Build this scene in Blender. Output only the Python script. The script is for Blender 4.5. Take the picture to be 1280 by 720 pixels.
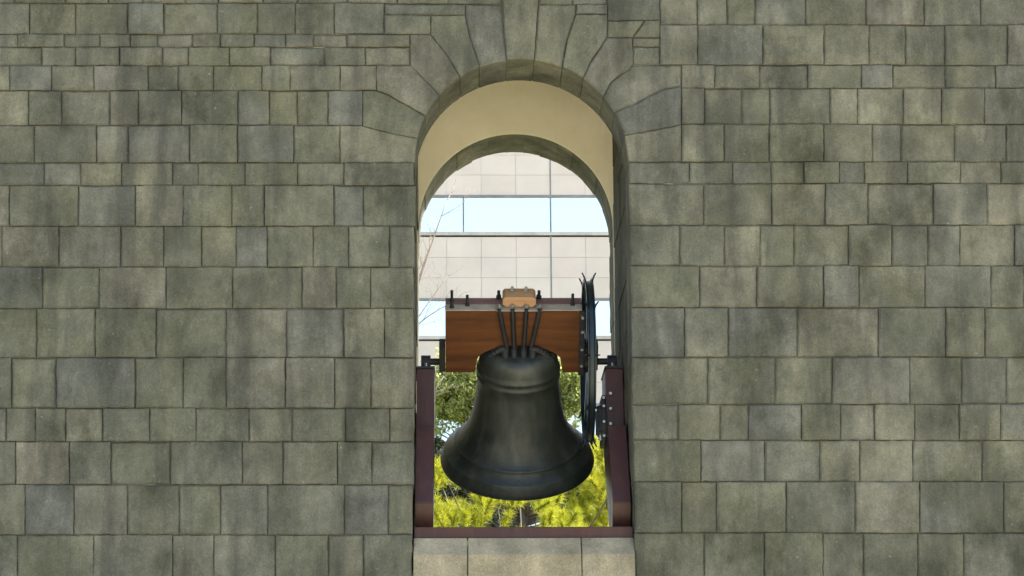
import bpy, bmesh, math, random
import numpy as np
from mathutils import Vector, Matrix

for o in list(bpy.data.objects): bpy.data.objects.remove(o)
sc = bpy.context.scene
COL = sc.collection
rnd = random.Random(7)
R = 0.8                 # arch radius (m)
Z0 = 6.84               # springing height above the ground

# ------------------------------------------------------------------ camera
CAM = Vector((-0.4844, -18.0, Z0 - 5.2439))
YAW, PITCH, ROLL, F = 0.022645, 0.232811, -0.005855, 3132.96   # F in pixels of a 1280 px wide picture
fw = Vector((math.sin(YAW)*math.cos(PITCH), math.cos(YAW)*math.cos(PITCH), math.sin(PITCH)))
rt0 = Vector((math.cos(YAW), -math.sin(YAW), 0)); up0 = rt0.cross(fw)
rt = rt0*math.cos(ROLL) + up0*math.sin(ROLL); up = up0*math.cos(ROLL) - rt0*math.sin(ROLL)
cd = bpy.data.cameras.new('camera'); cam = bpy.data.objects.new('camera', cd); COL.objects.link(cam)
m = Matrix((rt, up, -fw)).transposed().to_4x4(); m.translation = CAM
cam.matrix_world = m
cd.sensor_width = 36.0; cd.lens = F/1280*36; cd.clip_start = 0.1; cd.clip_end = 3000
sc.camera = cam

# ------------------------------------------------------------------ light
SUN_EL, SUN_AZ = math.radians(50), math.radians(60)      # azimuth from +Y towards +X: behind the tower, to the right
wd = bpy.data.worlds.new('World'); sc.world = wd; wd.use_nodes = True
nt = wd.node_tree; nt.nodes.clear()
sky = nt.nodes.new('ShaderNodeTexSky'); sky.sky_type = 'NISHITA'; sky.sun_disc = False
sky.sun_elevation = SUN_EL; sky.sun_rotation = SUN_AZ
sky.air_density = 1.0; sky.dust_density = 4.5; sky.ozone_density = 1.0
bg = nt.nodes.new('ShaderNodeBackground'); bg.inputs['Strength'].default_value = 0.15
wo = nt.nodes.new('ShaderNodeOutputWorld')
nt.links.new(sky.outputs[0], bg.inputs[0]); nt.links.new(bg.outputs[0], wo.inputs[0])
sd = bpy.data.lights.new('sun', 'SUN'); sd.energy = 4.0; sd.angle = math.radians(0.5); sd.color = (1.0, 0.95, 0.86)
sun = bpy.data.objects.new('sun', sd); COL.objects.link(sun)
sv = Vector((math.sin(SUN_AZ)*math.cos(SUN_EL), math.cos(SUN_AZ)*math.cos(SUN_EL), math.sin(SUN_EL)))
sun.rotation_euler = sv.to_track_quat('Z', 'Y').to_euler(); sun.location = (20, 30, 40)
vs = sc.view_settings
vs.view_transform = 'Standard'; vs.look = 'None'; vs.gamma = 1; vs.use_curve_mapping = False; vs.exposure = 1.82

# ------------------------------------------------------------------ helpers
def ray(u, v):
    return (fw*F + rt*(u-640) + up*(360-v)).normalized()
def at(u, v, y):
    d = ray(u, v); return CAM + d*((y-CAM.y)/d.y)
def W(u, v, y=0.0):
    p = at(u, v, y); return (p.x, p.z)

def link(o, parent=None):
    COL.objects.link(o)
    if parent is not None: o.parent = parent
    return o
def empty(name, label, cat, loc=(0, 0, 0), group=None):
    o = bpy.data.objects.new(name, None); o.location = loc; link(o)
    o['label'] = label; o['category'] = cat
    if group: o['group'] = group
    return o
def obj(name, bm, mat, parent=None, smooth=False):
    me = bpy.data.meshes.new(name); bmesh.ops.recalc_face_normals(bm, faces=bm.faces[:])
    bm.to_mesh(me); bm.free()
    if smooth:
        for p in me.polygons: p.use_smooth = True
    if mat: me.materials.append(mat)
    return link(bpy.data.objects.new(name, me), parent)
def autosmooth(o, ang=35):
    bm = bmesh.new(); bm.from_mesh(o.data)
    for f in bm.faces: f.smooth = True
    for e in bm.edges:
        if len(e.link_faces) == 2 and e.calc_face_angle(0) > math.radians(ang): e.smooth = False
    bm.to_mesh(o.data); bm.free()
def raw(name, verts, faces, mat, parent=None, smooth=False):
    me = bpy.data.meshes.new(name); me.from_pydata(verts, [], faces); me.update()
    if smooth:
        for p in me.polygons: p.use_smooth = True
    me.materials.append(mat)
    return link(bpy.data.objects.new(name, me), parent)
def box(bm, x0, x1, y0, y1, z0, z1, bev=0.0):
    r = bmesh.ops.create_cube(bm, size=1.0)
    for v in r['verts']:
        v.co = Vector((x0+(v.co.x+.5)*(x1-x0), y0+(v.co.y+.5)*(y1-y0), z0+(v.co.z+.5)*(z1-z0)))
    if bev > 0:
        es = list({e for v in r['verts'] for e in v.link_edges})
        bmesh.ops.bevel(bm, geom=es, offset=bev, segments=2, affect='EDGES', clamp_overlap=True)
    return r
def cyl(bm, a, b, r, n=12, r2=None, cap=True):
    a, b = Vector(a), Vector(b); d = b-a
    q = d.to_track_quat('Z', 'Y').to_matrix().to_4x4()
    mt = Matrix.Translation((a+b)/2) @ q
    bmesh.ops.create_cone(bm, cap_ends=cap, segments=n, radius1=r, radius2=r if r2 is None else r2, depth=d.length, matrix=mt)
def tube(bm, pts, rs, n=8):
    rings = []
    pts = [Vector(p) for p in pts]
    for i, p in enumerate(pts):
        t = (pts[min(i+1, len(pts)-1)]-pts[max(i-1, 0)]).normalized()
        q = t.to_track_quat('Z', 'Y')
        r = rs[i] if hasattr(rs, '__len__') else rs
        rings.append([bm.verts.new(p + q @ Vector((r*math.cos(2*math.pi*k/n), r*math.sin(2*math.pi*k/n), 0))) for k in range(n)])
    for a, b in zip(rings, rings[1:]):
        # align to the nearest start so that tubes do not twist
        k0 = min(range(n), key=lambda k: (b[k].co-a[0].co-(b[0].co-b[0].co)).length)
        b2 = b[k0:]+b[:k0]; b[:] = b2
        for k in range(n): bm.faces.new((a[k], a[(k+1) % n], b[(k+1) % n], b[k]))
    bm.faces.new(rings[0][::-1]); bm.faces.new(rings[-1])
def prism(bm, poly, axis, a, b):
    """extrude a 2D polygon: axis 'x' -> poly is (y,z); axis 'y' -> poly is (x,z)"""
    def P(p, t): return (t, p[0], p[1]) if axis == 'x' else (p[0], t, p[1])
    A = [bm.verts.new(P(p, a)) for p in poly]; B = [bm.verts.new(P(p, b)) for p in poly]
    bm.faces.new(A); bm.faces.new(B[::-1])
    n = len(poly)
    for i in range(n): bm.faces.new((A[i], A[(i+1) % n], B[(i+1) % n], B[i]))
    return A, B
def lathe(bm, prof, n=64):
    rings = []
    for r, z in prof:
        if r < 1e-6: rings.append([bm.verts.new((0, 0, z))])
        else: rings.append([bm.verts.new((r*math.cos(2*math.pi*k/n), r*math.sin(2*math.pi*k/n), z)) for k in range(n)])
    for a, b in zip(rings, rings[1:]):
        for k in range(n):
            k2 = (k+1) % n
            if len(a) == 1 and len(b) == 1: continue
            if len(a) == 1: bm.faces.new((a[0], b[k2], b[k]))
            elif len(b) == 1: bm.faces.new((a[k], a[k2], b[0]))
            else: bm.faces.new((a[k], a[k2], b[k2], b[k]))

# ------------------------------------------------------------------ materials
def mat(name):
    mm = bpy.data.materials.new(name); mm.use_nodes = True
    t = mm.node_tree; return mm, t, t.nodes['Principled BSDF'], t.nodes['Material Output']
def N(t, typ, **kw):
    n = t.nodes.new(typ)
    for k, v in kw.items(): setattr(n, k, v)
    return n
def noise(t, vec, scale, detail=5, rough=.6, dist=0):
    n = N(t, 'ShaderNodeTexNoise'); n.inputs['Scale'].default_value = scale
    n.inputs['Detail'].default_value = detail; n.inputs['Roughness'].default_value = rough; n.inputs['Distortion'].default_value = dist
    t.links.new(vec, n.inputs['Vector']); return n.outputs['Fac']
def ramp(t, fac, stops):
    n = N(t, 'ShaderNodeValToRGB'); e = n.color_ramp.elements
    while len(e) > 1: e.remove(e[-1])
    for i, (p, c) in enumerate(stops):
        k = e[0] if i == 0 else e.new(p)
        k.position = p; k.color = c if len(c) == 4 else (*c, 1)
    t.links.new(fac, n.inputs['Fac']); return n.outputs['Color']
def mixc(t, fac, a, b, mode='MIX'):
    n = N(t, 'ShaderNodeMix', data_type='RGBA', blend_type=mode)
    for s, v in ((n.inputs[0], fac), (n.inputs[6], a), (n.inputs[7], b)):
        if isinstance(v, (int, float)): s.default_value = v
        elif isinstance(v, tuple): s.default_value = v if len(v) == 4 else (*v, 1)
        else: t.links.new(v, s)
    return n.outputs[2]
def mth(t, op, a, b=0.0, clamp=False):
    n = N(t, 'ShaderNodeMath', operation=op, use_clamp=clamp)
    for s, v in zip(n.inputs, (a, b)):
        if isinstance(v, (int, float)): s.default_value = v
        else: t.links.new(v, s)
    return n.outputs[0]
def bump(t, bs, h, strength=.4, dist=.01, prev=None):
    n = N(t, 'ShaderNodeBump'); n.inputs['Strength'].default_value = strength; n.inputs['Distance'].default_value = dist
    t.links.new(h, n.inputs['Height'])
    if prev is not None: t.links.new(prev, n.inputs['Normal'])
    t.links.new(n.outputs[0], bs.inputs['Normal']); return n.outputs[0]
def pos(t, scale=(1, 1, 1), rand=0.0):
    g = N(t, 'ShaderNodeNewGeometry'); v = g.outputs['Position']
    if rand:
        oi = N(t, 'ShaderNodeObjectInfo'); a = N(t, 'ShaderNodeVectorMath', operation='ADD')
        s = N(t, 'ShaderNodeMath', operation='MULTIPLY'); s.inputs[1].default_value = rand
        t.links.new(oi.outputs['Random'], s.inputs[0]); t.links.new(v, a.inputs[0]); t.links.new(s.outputs[0], a.inputs[1]); v = a.outputs[0]
    mp = N(t, 'ShaderNodeMapping'); mp.inputs['Scale'].default_value = scale
    t.links.new(v, mp.inputs['Vector']); return mp.outputs[0]

def stone_mat(name, cols, gain=1.0, moss=.5, stain=1.0):
    mm, t, b, o = mat(name)
    oi = N(t, 'ShaderNodeObjectInfo')
    base = ramp(t, oi.outputs['Random'], [(i/(len(cols)-1), c) for i, c in enumerate(cols)])
    p = pos(t, rand=37.0); pw = pos(t)
    # soft blotches inside each block
    n1 = noise(t, p, 2.6, 8, .66, .1)
    c = mixc(t, 1.0, base, ramp(t, n1, [(.3, (.6, .61, .58)), (.5, (.95, .95, .93)), (.7, (1.35, 1.33, 1.3))]), 'MULTIPLY')
    # moss and algae, in world space so that they run across the joints
    n2 = noise(t, pw, 1.3, 7, .68, .4)
    c = mixc(t, mth(t, 'MULTIPLY', ramp(t, n2, [(.46, (0, 0, 0)), (.68, (1, 1, 1))]), moss), c, (.07*gain, .075*gain, .036*gain))
    # broad soot and damp stains with a shape of their own
    n6 = noise(t, pos(t, (1, 1, .55)), 2.1, 9, .7, .1)
    c = mixc(t, stain, c, ramp(t, n6, [(.36, (.5, .51, .46)), (.47, (.88, .89, .86)), (.55, (1.06, 1.06, 1.03)), (.66, (1.42, 1.38, 1.31))]), 'MULTIPLY')
    # rain streaks
    n3 = noise(t, pos(t, (4.2, 4.2, .5)), 1.0, 6, .62, .2)
    c = mixc(t, mth(t, 'MULTIPLY', ramp(t, n3, [(.5, (0, 0, 0)), (.7, (1, 1, 1))]), .8*stain), c, (.045*gain, .048*gain, .038*gain))
    # pale lichen flecks and pits
    n4 = noise(t, pw, 26, 3, .55)
    c = mixc(t, mth(t, 'MULTIPLY', ramp(t, n4, [(.68, (0, 0, 0)), (.76, (1, 1, 1))]), .3), c, (.34*gain, .34*gain, .28*gain))
    n5 = noise(t, pw, 60, 4, .6)
    c = mixc(t, 1.0, c, ramp(t, n5, [(.3, (.87, .87, .87)), (.7, (1.11, 1.11, 1.11))]), 'MULTIPLY')
    n7 = noise(t, p, 95, 3, .7); n8 = noise(t, p, 34, 5, .75)
    c = mixc(t, mth(t, 'MULTIPLY', ramp(t, n8, [(.28, (1, 1, 1)), (.38, (0, 0, 0))]), .6), c, (.03*gain, .031*gain, .024*gain))
    c = mixc(t, 1.0, c, ramp(t, n7, [(.3, (.8, .8, .79)), (.7, (1.2, 1.2, 1.18))]), 'MULTIPLY')
    t.links.new(c, b.inputs['Base Color'])
    b.inputs['Roughness'].default_value = .88; b.inputs['Specular IOR Level'].default_value = .25
    h = mth(t, 'ADD', mth(t, 'MULTIPLY', n1, .9), mth(t, 'ADD', mth(t, 'MULTIPLY', n4, .25), mth(t, 'MULTIPLY', n5, .12)))
    h = mth(t, 'ADD', h, mth(t, 'MULTIPLY', noise(t, p, 7, 4, .6), .8))
    h = mth(t, 'ADD', h, mth(t, 'MULTIPLY', n8, .45))
    bump(t, b, h, .85, .024)
    return mm
STONE = stone_mat('weathered_stone', [(.112, .117, .098), (.118, .121, .09), (.128, .129, .098), (.112, .117, .085), (.142, .139, .108), (.106, .112, .098), (.122, .126, .094), (.106, .111, .082), (.134, .136, .11)])
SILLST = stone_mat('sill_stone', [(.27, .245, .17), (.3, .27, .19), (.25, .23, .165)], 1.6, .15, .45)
DARKST = stone_mat('shaded_chamber_stone', [(.06, .063, .045), (.075, .075, .05), (.065, .068, .052), (.085, .082, .055)], .55, .6)  # dark mossy stone, colour lowered further to carry the chamber's shade
def simple(name, col, rough=.6, metal=0.0, var=.25, scale=8, bmp=.15, dist=.004, spec=.5):
    mm, t, b, o = mat(name)
    n1 = noise(t, pos(t, rand=11.0), scale, 5, .6)
    c = mixc(t, 1.0, col, ramp(t, n1, [(.25, (1-var,)*3), (.75, (1+var,)*3)]), 'MULTIPLY')
    t.links.new(c, b.inputs['Base Color'])
    b.inputs['Metallic'].default_value = metal; b.inputs['Specular IOR Level'].default_value = spec
    r = ramp(t, noise(t, pos(t, rand=5.0), scale*2.3, 4, .6), [(.3, (max(rough-.12, .03),)*3), (.7, (min(rough+.14, 1),)*3)])
    t.links.new(r, b.inputs['Roughness'])
    if bmp: bump(t, b, n1, bmp, dist)
    return mm
def mortar_mat():
    mm, t, b, o = mat('mortar')
    n1 = noise(t, pos(t), 1.7, 5, .65)
    t.links.new(ramp(t, n1, [(.45, (.035, .035, .027)), (.58, (.08, .08, .065)), (.68, (.26, .25, .21))]), b.inputs['Base Color']); b.inputs['Roughness'].default_value = .95
    bump(t, b, noise(t, pos(t), 40, 4, .6), .5, .006); return mm
MORTAR = mortar_mat()
def plaster_mat():
    mm, t, b, o = mat('cream_plaster')
    n1 = noise(t, pos(t), 1.4, 7, .66); n2 = noise(t, pos(t, (4, 4, .5)), 1, 5, .6); n3 = noise(t, pos(t), 45, 3, .5)
    c = mixc(t, 1.0, (.87, .83, .6), ramp(t, n1, [(.3, (.86, .85, .8)), (.7, (1.04, 1.04, 1.04))]), 'MULTIPLY')
    c = mixc(t, mth(t, 'MULTIPLY', ramp(t, n2, [(.56, (0, 0, 0)), (.78, (1, 1, 1))]), .35), c, (.5, .46, .3))
    t.links.new(c, b.inputs['Base Color']); b.inputs['Roughness'].default_value = .9
    bump(t, b, mth(t, 'ADD', n1, mth(t, 'MULTIPLY', n3, .2)), .25, .012); return mm
PLASTER = plaster_mat()
CONC = simple('concrete', (.2, .19, .16), .9, var=.2, scale=3)
def maroon_mat():
    mm, t, b, o = mat('maroon_paint')
    n1 = noise(t, pos(t), 3, 6, .65); n2 = noise(t, pos(t, (14, 14, 1.2)), 1, 5, .6); n3 = noise(t, pos(t), 38, 5, .7)
    c = ramp(t, n1, [(.3, (.03, .011, .007)), (.7, (.062, .021, .013))])
    c = mixc(t, mth(t, 'MULTIPLY', ramp(t, n2, [(.52, (0, 0, 0)), (.75, (1, 1, 1))]), .45), c, (.085, .048, .036))
    c = mixc(t, ramp(t, n3, [(.68, (0, 0, 0)), (.72, (1, 1, 1))]), c, (.09, .04, .018))
    t.links.new(c, b.inputs['Base Color']); b.inputs['Specular IOR Level'].default_value = .38
    t.links.new(ramp(t, n1, [(.3, (.28,)*3), (.7, (.5,)*3)]), b.inputs['Roughness']); bump(t, b, n3, .08, .003); return mm
MAROON = maroon_mat()
BLACKM = simple('black_iron', (.014, .016, .015), .55, metal=.2, var=.3, scale=14, bmp=.15)
WHEELM = simple('wheel_iron', (.02, .032, .034), .38, metal=.4, var=.3, scale=14, bmp=.1)
STEEL = simple('zinc_steel', (.42, .42, .38), .4, metal=.85, var=.2, scale=20, bmp=.05)
PLATEM = simple('weathered_plate', (.3, .265, .2), .6, var=.3, scale=10)

def wood_mat(name, c1, c2, sc_=1.0):
    mm, t, b, o = mat(name)
    tc = N(t, 'ShaderNodeTexCoord'); mp = N(t, 'ShaderNodeMapping'); mp.inputs['Scale'].default_value = (.9*sc_, 7*sc_, 7*sc_)
    t.links.new(tc.outputs['Object'], mp.inputs['Vector'])
    n1 = noise(t, mp.outputs[0], 1.6, 6, .65, 1.2)
    w = N(t, 'ShaderNodeTexWave', wave_type='BANDS', bands_direction='Z'); w.inputs['Scale'].default_value = .55
    w.inputs['Distortion'].default_value = 5; w.inputs['Detail'].default_value = 3; t.links.new(mp.outputs[0], w.inputs['Vector'])
    f = mth(t, 'ADD', mth(t, 'MULTIPLY', n1, .92), mth(t, 'MULTIPLY', w.outputs['Fac'], .08))
    c = ramp(t, f, [(.28, c1), (.5, tuple((a+b_)/2 for a, b_ in zip(c1, c2))), (.75, c2)])
    t.links.new(c, b.inputs['Base Color']); b.inputs['Roughness'].default_value = .6; b.inputs['Specular IOR Level'].default_value = .25
    bump(t, b, f, .15, .004)
    return mm
WOOD = wood_mat('headstock_wood', (.045, .015, .003), (.13, .047, .009))
WOODB = wood_mat('block_wood', (.26, .14, .06), (.46, .29, .15))
WOODR = wood_mat('dark_red_wood', (.12, .068, .055), (.2, .125, .105))

def bell_mat():
    mm, t, b, o = mat('bell_bronze')
    tc = N(t, 'ShaderNodeTexCoord')
    n1 = noise(t, tc.outputs['Object'], 3.5, 6, .62, .4); n2 = noise(t, tc.outputs['Object'], 24, 5, .65)
    mp = N(t, 'ShaderNodeMapping'); mp.inputs['Scale'].default_value = (9, 9, 1.2); t.links.new(tc.outputs['Object'], mp.inputs['Vector'])
    n3 = noise(t, mp.outputs[0], 1.0, 5, .6)
    c = ramp(t, n1, [(.3, (.02, .027, .02)), (.5, (.036, .044, .034)), (.7, (.066, .074, .058))])
    c = mixc(t, mth(t, 'MULTIPLY', ramp(t, n3, [(.5, (0, 0, 0)), (.72, (1, 1, 1))]), .4), c, (.115, .128, .105))
    c = mixc(t, mth(t, 'MULTIPLY', ramp(t, n2, [(.6, (0, 0, 0)), (.72, (1, 1, 1))]), .5), c, (.02, .024, .018))
    t.links.new(c, b.inputs['Base Color'])
    b.inputs['Metallic'].default_value = .2
    r = mth(t, 'ADD', mth(t, 'MULTIPLY', n2, .3), .32); t.links.new(r, b.inputs['Roughness'])
    bump(t, b, mth(t, 'ADD', n2, mth(t, 'MULTIPLY', n1, 1.5)), .22, .008)
    return mm
BELLM = bell_mat()

def leaf_mat(name, cols, trans=.45, rough=.5, spec=.4):
    mm, t, b, o = mat(name)
    n1 = noise(t, pos(t), 2.2, 3, .6); n2 = noise(t, pos(t), 17, 2, .5)
    f = mth(t, 'ADD', mth(t, 'MULTIPLY', n1, .6), mth(t, 'MULTIPLY', n2, .4))
    c = ramp(t, f, [(.3+.4*i/(len(cols)-1), k) for i, k in enumerate(cols)])
    t.links.new(c, b.inputs['Base Color']); b.inputs['Roughness'].default_value = rough; b.inputs['Specular IOR Level'].default_value = spec
    tr = N(t, 'ShaderNodeBsdfTranslucent'); t.links.new(c, tr.inputs['Color'])
    ms = N(t, 'ShaderNodeMixShader'); ms.inputs[0].default_value = trans
    t.links.new(b.outputs[0], ms.inputs[1]); t.links.new(tr.outputs[0], ms.inputs[2]); t.links.new(ms.outputs[0], o.inputs['Surface'])
    return mm
PINE = leaf_mat('pine_needles', [(.18, .22, .018), (.31, .33, .02), (.43, .41, .03)], .55)
PALELEAF = leaf_mat('pale_leaves', [(.27, .31, .09), (.38, .43, .14), (.48, .52, .22)], .6)
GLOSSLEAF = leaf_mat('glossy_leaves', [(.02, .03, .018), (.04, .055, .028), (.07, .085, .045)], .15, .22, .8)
BARK = simple('bark', (.10, .08, .06), .9, var=.35, scale=12, bmp=.5, dist=.02)
TWIG = simple('pale_bark', (.34, .28, .22), .85, var=.25, scale=9, bmp=.2)

def panel_mat():
    mm, t, b, o = mat('facade_panel')
    oi = N(t, 'ShaderNodeObjectInfo')
    base = ramp(t, oi.outputs['Random'], [(0, (.60, .54, .46)), (.5, (.64, .58, .5)), (1, (.62, .55, .485))])
    n1 = noise(t, pos(t), .8, 5, .6)
    c = mixc(t, 1.0, base, ramp(t, n1, [(.3, (.93, .93, .93)), (.7, (1.05, 1.05, 1.05))]), 'MULTIPLY')
    t.links.new(c, b.inputs['Base Color']); b.inputs['Roughness'].default_value = .6
    return mm
PANEL = panel_mat()
JOINT = simple('facade_joint', (.6, .54, .46), .9)
ALU = simple('window_aluminium', (.2, .205, .2), .4, metal=.1, scale=2)
SILLM = simple('window_sill_band', (.46, .45, .41), .5, scale=2)
DARKGAP = simple('shadow_gap', (.02, .02, .02), .8)
def glass_mat():
    mm, t, b, o = mat('mirror_glass')
    b.inputs['Base Color'].default_value = (.97, 1.0, .95, 1); b.inputs['Metallic'].default_value = 1.0; b.inputs['Roughness'].default_value = .04
    n = noise(t, pos(t), .7, 2, .5); bump(t, b, n, .05, .02)
    return mm
GLASS = glass_mat()
def ground_mat():
    mm, t, b, o = mat('paving_ground')
    n1 = noise(t, pos(t), .15, 6, .6); n2 = noise(t, pos(t), 9, 5, .6)
    c = ramp(t, n1, [(.35, (.45, .41, .31)), (.65, (.52, .47, .37))])
    c = mixc(t, 1.0, c, ramp(t, n2, [(.3, (.8, .8, .8)), (.7, (1.15, 1.15, 1.15))]), 'MULTIPLY')
    t.links.new(c, b.inputs['Base Color']); b.inputs['Roughness'].default_value = .9
    bump(t, b, n2, .3, .01); return mm
def lawn_mat():
    mm, t, b, o = mat('lawn_grass')
    n1 = noise(t, pos(t), .4, 6, .6); n2 = noise(t, pos(t), 30, 4, .6)
    f = mth(t, 'ADD', mth(t, 'MULTIPLY', n1, .6), mth(t, 'MULTIPLY', n2, .4))
    t.links.new(ramp(t, f, [(.3, (.05, .07, .015)), (.7, (.11, .13, .035))]), b.inputs['Base Color']); b.inputs['Roughness'].default_value = .9
    bump(t, b, n2, .6, .03); return mm

# ------------------------------------------------------------------ ground
bm = bmesh.new(); box(bm, -600, 600, -600, 900, -.5, 0)
g = obj('ground', bm, ground_mat()); g['kind'] = 'structure'
bm = bmesh.new(); box(bm, -30, 30, 6, 64, -.3, .004)
g = obj('lawn', bm, lawn_mat()); g['kind'] = 'structure'

# ------------------------------------------------------------------ bell tower: masonry
FT, RI, RO = 0.52, 1.93, 2.50            # front wall thickness, rear wall inner and outer face
tower = empty('bell_tower', 'grey-green weathered stone bell tower wall with a tall round-arched opening', 'tower', (0, 1.25, 0))
TI = Vector((0, -1.25, 0))
def child(o, parent=tower):
    o.parent = parent
    return o

def inset_poly(P, d):
    """move every edge of a CCW polygon inwards by d (mitred)"""
    n = len(P); out = []
    for i in range(n):
        a, b, c = np.array(P[i-1]), np.array(P[i]), np.array(P[(i+1) % n])
        e1 = (b-a)/max(np.linalg.norm(b-a), 1e-9); e2 = (c-b)/max(np.linalg.norm(c-b), 1e-9)
        n1 = np.array([-e1[1], e1[0]]); n2 = np.array([-e2[1], e2[0]])
        k = n1+n2; den = max(np.dot(k, n1), .35)
        out.append(tuple(b + k/den*d))
    return out
def ccw(P):
    a = sum(P[i-1][0]*P[i][1]-P[i][0]*P[i-1][1] for i in range(len(P)))
    return P if a > 0 else P[::-1]
def dedupe(P, e=.004):
    out = []
    for p in P:
        if not out or math.dist(p, out[-1]) > e: out.append(p)
    if math.dist(out[0], out[-1]) < e: out.pop()
    return out
def roughen(P, r, step=.045, amp=.0032):
    """break long straight edges so that arrises are not ruler-straight"""
    out = []
    for i in range(len(P)):
        a, b = P[i], P[(i+1) % len(P)]
        out.append(a); L = math.dist(a, b); k = int(L/step)
        for j in range(1, k):
            f = j/k; nx, nz = -(b[1]-a[1])/L, (b[0]-a[0])/L; s = r.uniform(-amp, amp)
            out.append((a[0]+(b[0]-a[0])*f+nx*s, a[1]+(b[1]-a[1])*f+nz*s))
    return out
def stone_bm(bm, P, depth, front, gap=.0021, bev=.006, r=rnd, y0=0.0, sgn=1):
    P = ccw(dedupe(P)); P = inset_poly(P, gap*r.uniform(.7, 1.6)); P = roughen(P, r)
    bev = bev*r.uniform(.9, 2.4); Q = inset_poly(P, bev); Q = [(q[0]+r.uniform(-.002, .002), q[1]+r.uniform(-.002, .002)) for q in Q]
    tilt = r.uniform(-.006, .006), r.uniform(-.006, .006)
    cx = sum(p[0] for p in P)/len(P); cz = sum(p[1] for p in P)/len(P)
    ff = lambda p: front + tilt[0]*(p[0]-cx) + tilt[1]*(p[1]-cz)
    rings = [[bm.verts.new((p[0], y0+sgn*depth, p[1])) for p in P],
             [bm.verts.new((p[0], y0+sgn*(ff(p)+bev*.9), p[1])) for p in P],
             [bm.verts.new((p[0], y0+sgn*ff(p), p[1])) for p in Q]]
    n = len(P)
    for a, b in zip(rings, rings[1:]):
        for i in range(n): bm.faces.new((a[i], a[(i+1) % n], b[(i+1) % n], b[i]))
    bm.faces.new(rings[0]); bm.faces.new(rings[-1])
def stone(P, depth=.3, front=None, mat_=STONE, name='stone', y0=0.0, sgn=1, parent=tower, **kw):
    bm = bmesh.new(); stone_bm(bm, P, depth, rnd.uniform(-.011, .006) if front is None else front, y0=y0-1.25, sgn=sgn, **kw)
    return obj(name, bm, mat_, parent)

def arcpts(p, q):
    a = math.atan2(p[1]-Z0, p[0]); b = math.atan2(q[1]-Z0, q[0]); n = max(2, int(abs(b-a)/.07))
    return [(R*math.cos(a+(b-a)*i/n), Z0+R*math.sin(a+(b-a)*i/n)) for i in range(n+1)]
def S(*tok, **kw):
    """tokens in pixels of the photograph on the wall plane: (u,v), ('a',u,v) on the arch, ('l'|'r',v) on a jamb"""
    pts, last = [], None
    for k in tok:
        if k[0] == 'a':
            x, z = W(k[1], k[2]); d = math.hypot(x, z-Z0); p = (x/d*R, Z0+(z-Z0)/d*R)
            if last is not None: pts += arcpts(last, p)[1:]
            else: pts.append(p)
            last = p
        elif k[0] in ('l', 'r'):
            x = -R if k[0] == 'l' else R
            z = W(519 if k[0] == 'l' else 788, k[1])[1]
            pts.append((x + (k[2] if len(k) > 2 else 0), z)); last = None
        else: pts.append(W(*k)); last = None
    return stone(pts, **kw)
a = lambda u, v: ('a', u, v)
L0, L1, L2, L3, L4, L5 = a(519, 172), a(531, 144), a(547, 117), a(573, 93), a(598, 81), a(633, 71.5)
R5, R4, R3, R2, R1, R0 = a(668, 71.5), a(704, 81), a(731, 95), a(753, 121), a(771, 139), a(785, 168)
D = dict(depth=FT)
# arch stones
S((626.5, -16), (673.5, -16), R5, L5, **D)
S((582, 4.5), (627, 5), L5, L4, (587, 45), (582, 18.3), **D)
S((538, 43), (538.5, 18.5), (581.5, 18.3), (587, 45), L4, L3, (557, 67), (545, 52), **D)
S((512, 43), (538, 43), (545, 52), (557, 67), L3, L2, (513, 83), **D)
S((470.5, 82), (513, 82), L2, L1, (485, 118), (470.5, 112.5), **D)
S((453, 113), (470.5, 112.5), (485, 118), L1, L0, (478, 164), (453, 157), **D)
S((673, 5.5), (721, 5.5), (720, 17.8), (709, 50), R4, R5, **D)
S((720, 17.8), (759, 17.5), (758.5, 47), (738, 78), R3, R4, (709, 50), **D)
S((758.5, 47), (790.5, 47), (791, 81), (763, 103), R2, R3, (738, 78), **D)
S((763, 103), (791, 81), (852, 81), (852, 108), (828, 112), (800, 127), R1, R2, **D)
S((828, 112), (852, 108), (852, 155), (842, 158), (818, 162.5), R0, R1, (800, 127), **D)
S(R0, (818, 162.5), (842, 158), (852, 155), (852, 202), ('r', 202), **D)
S((425, 156), (453, 157), (478, 164), L0, ('l', 203), (425, 203), **D)
# small blocks above the arch
for q in ([(-16, 4.5), (560, 626.5)], [(-16, 4), (497, 560)], [(-16, 3.5), (434, 497)], [(-16, 5.5), (673.5, 716)], [(-16, 5.5), (716, 759)]):
    (v0, v1), (u0, u1) = q; S((u0, v0), (u1, v0), (u1, v1), (u0, v1))
S((480, 4), (582, 4.5), (581.5, 18.3), (480, 18))
S((480, 18), (538.5, 18.5), (538, 43), (480, 42.5))
S((418, 3.5), (480, 4), (480, 42.5), (418, 42.5))
S((434, 42.5), (512, 43), (512.5, 58.5), (434, 58.5))
S((456.6, 58.5), (512.5, 58.5), (513, 82), (456.6, 82)); S((405, 58.5), (456.6, 58.5), (456.6, 82), (405, 82))
S((425, 82), (470.5, 82), (470.5, 112.5), (425, 113))
S((410, 113), (453, 113), (453, 157), (410, 156))
S((721, 5.5), (759, 5.5), (759, 17.5), (720, 17.8))
S((759, -16), (825, -16), (825, 25), (759, 25.5))
S((759, 25.5), (806, 25.3), (791, 46.8), (758.5, 47))
S((806, 25.3), (825, 25), (825, 47), (791, 46.8))
S((790.5, 47), (825, 47), (825, 58), (790.6, 58)); S((790.6, 58), (825, 58), (825, 81), (791, 81))
S((825, -16), (872, -16), (872, 31), (825, 31)); S((825, 31), (872, 31), (872, 81), (825, 81))
S((852, 81), (893, 81), (893, 110), (852, 110)); S((852, 110), (880, 110), (880, 155), (852, 155)); S((852, 155), (905, 155), (905, 202), (852, 202))
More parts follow.
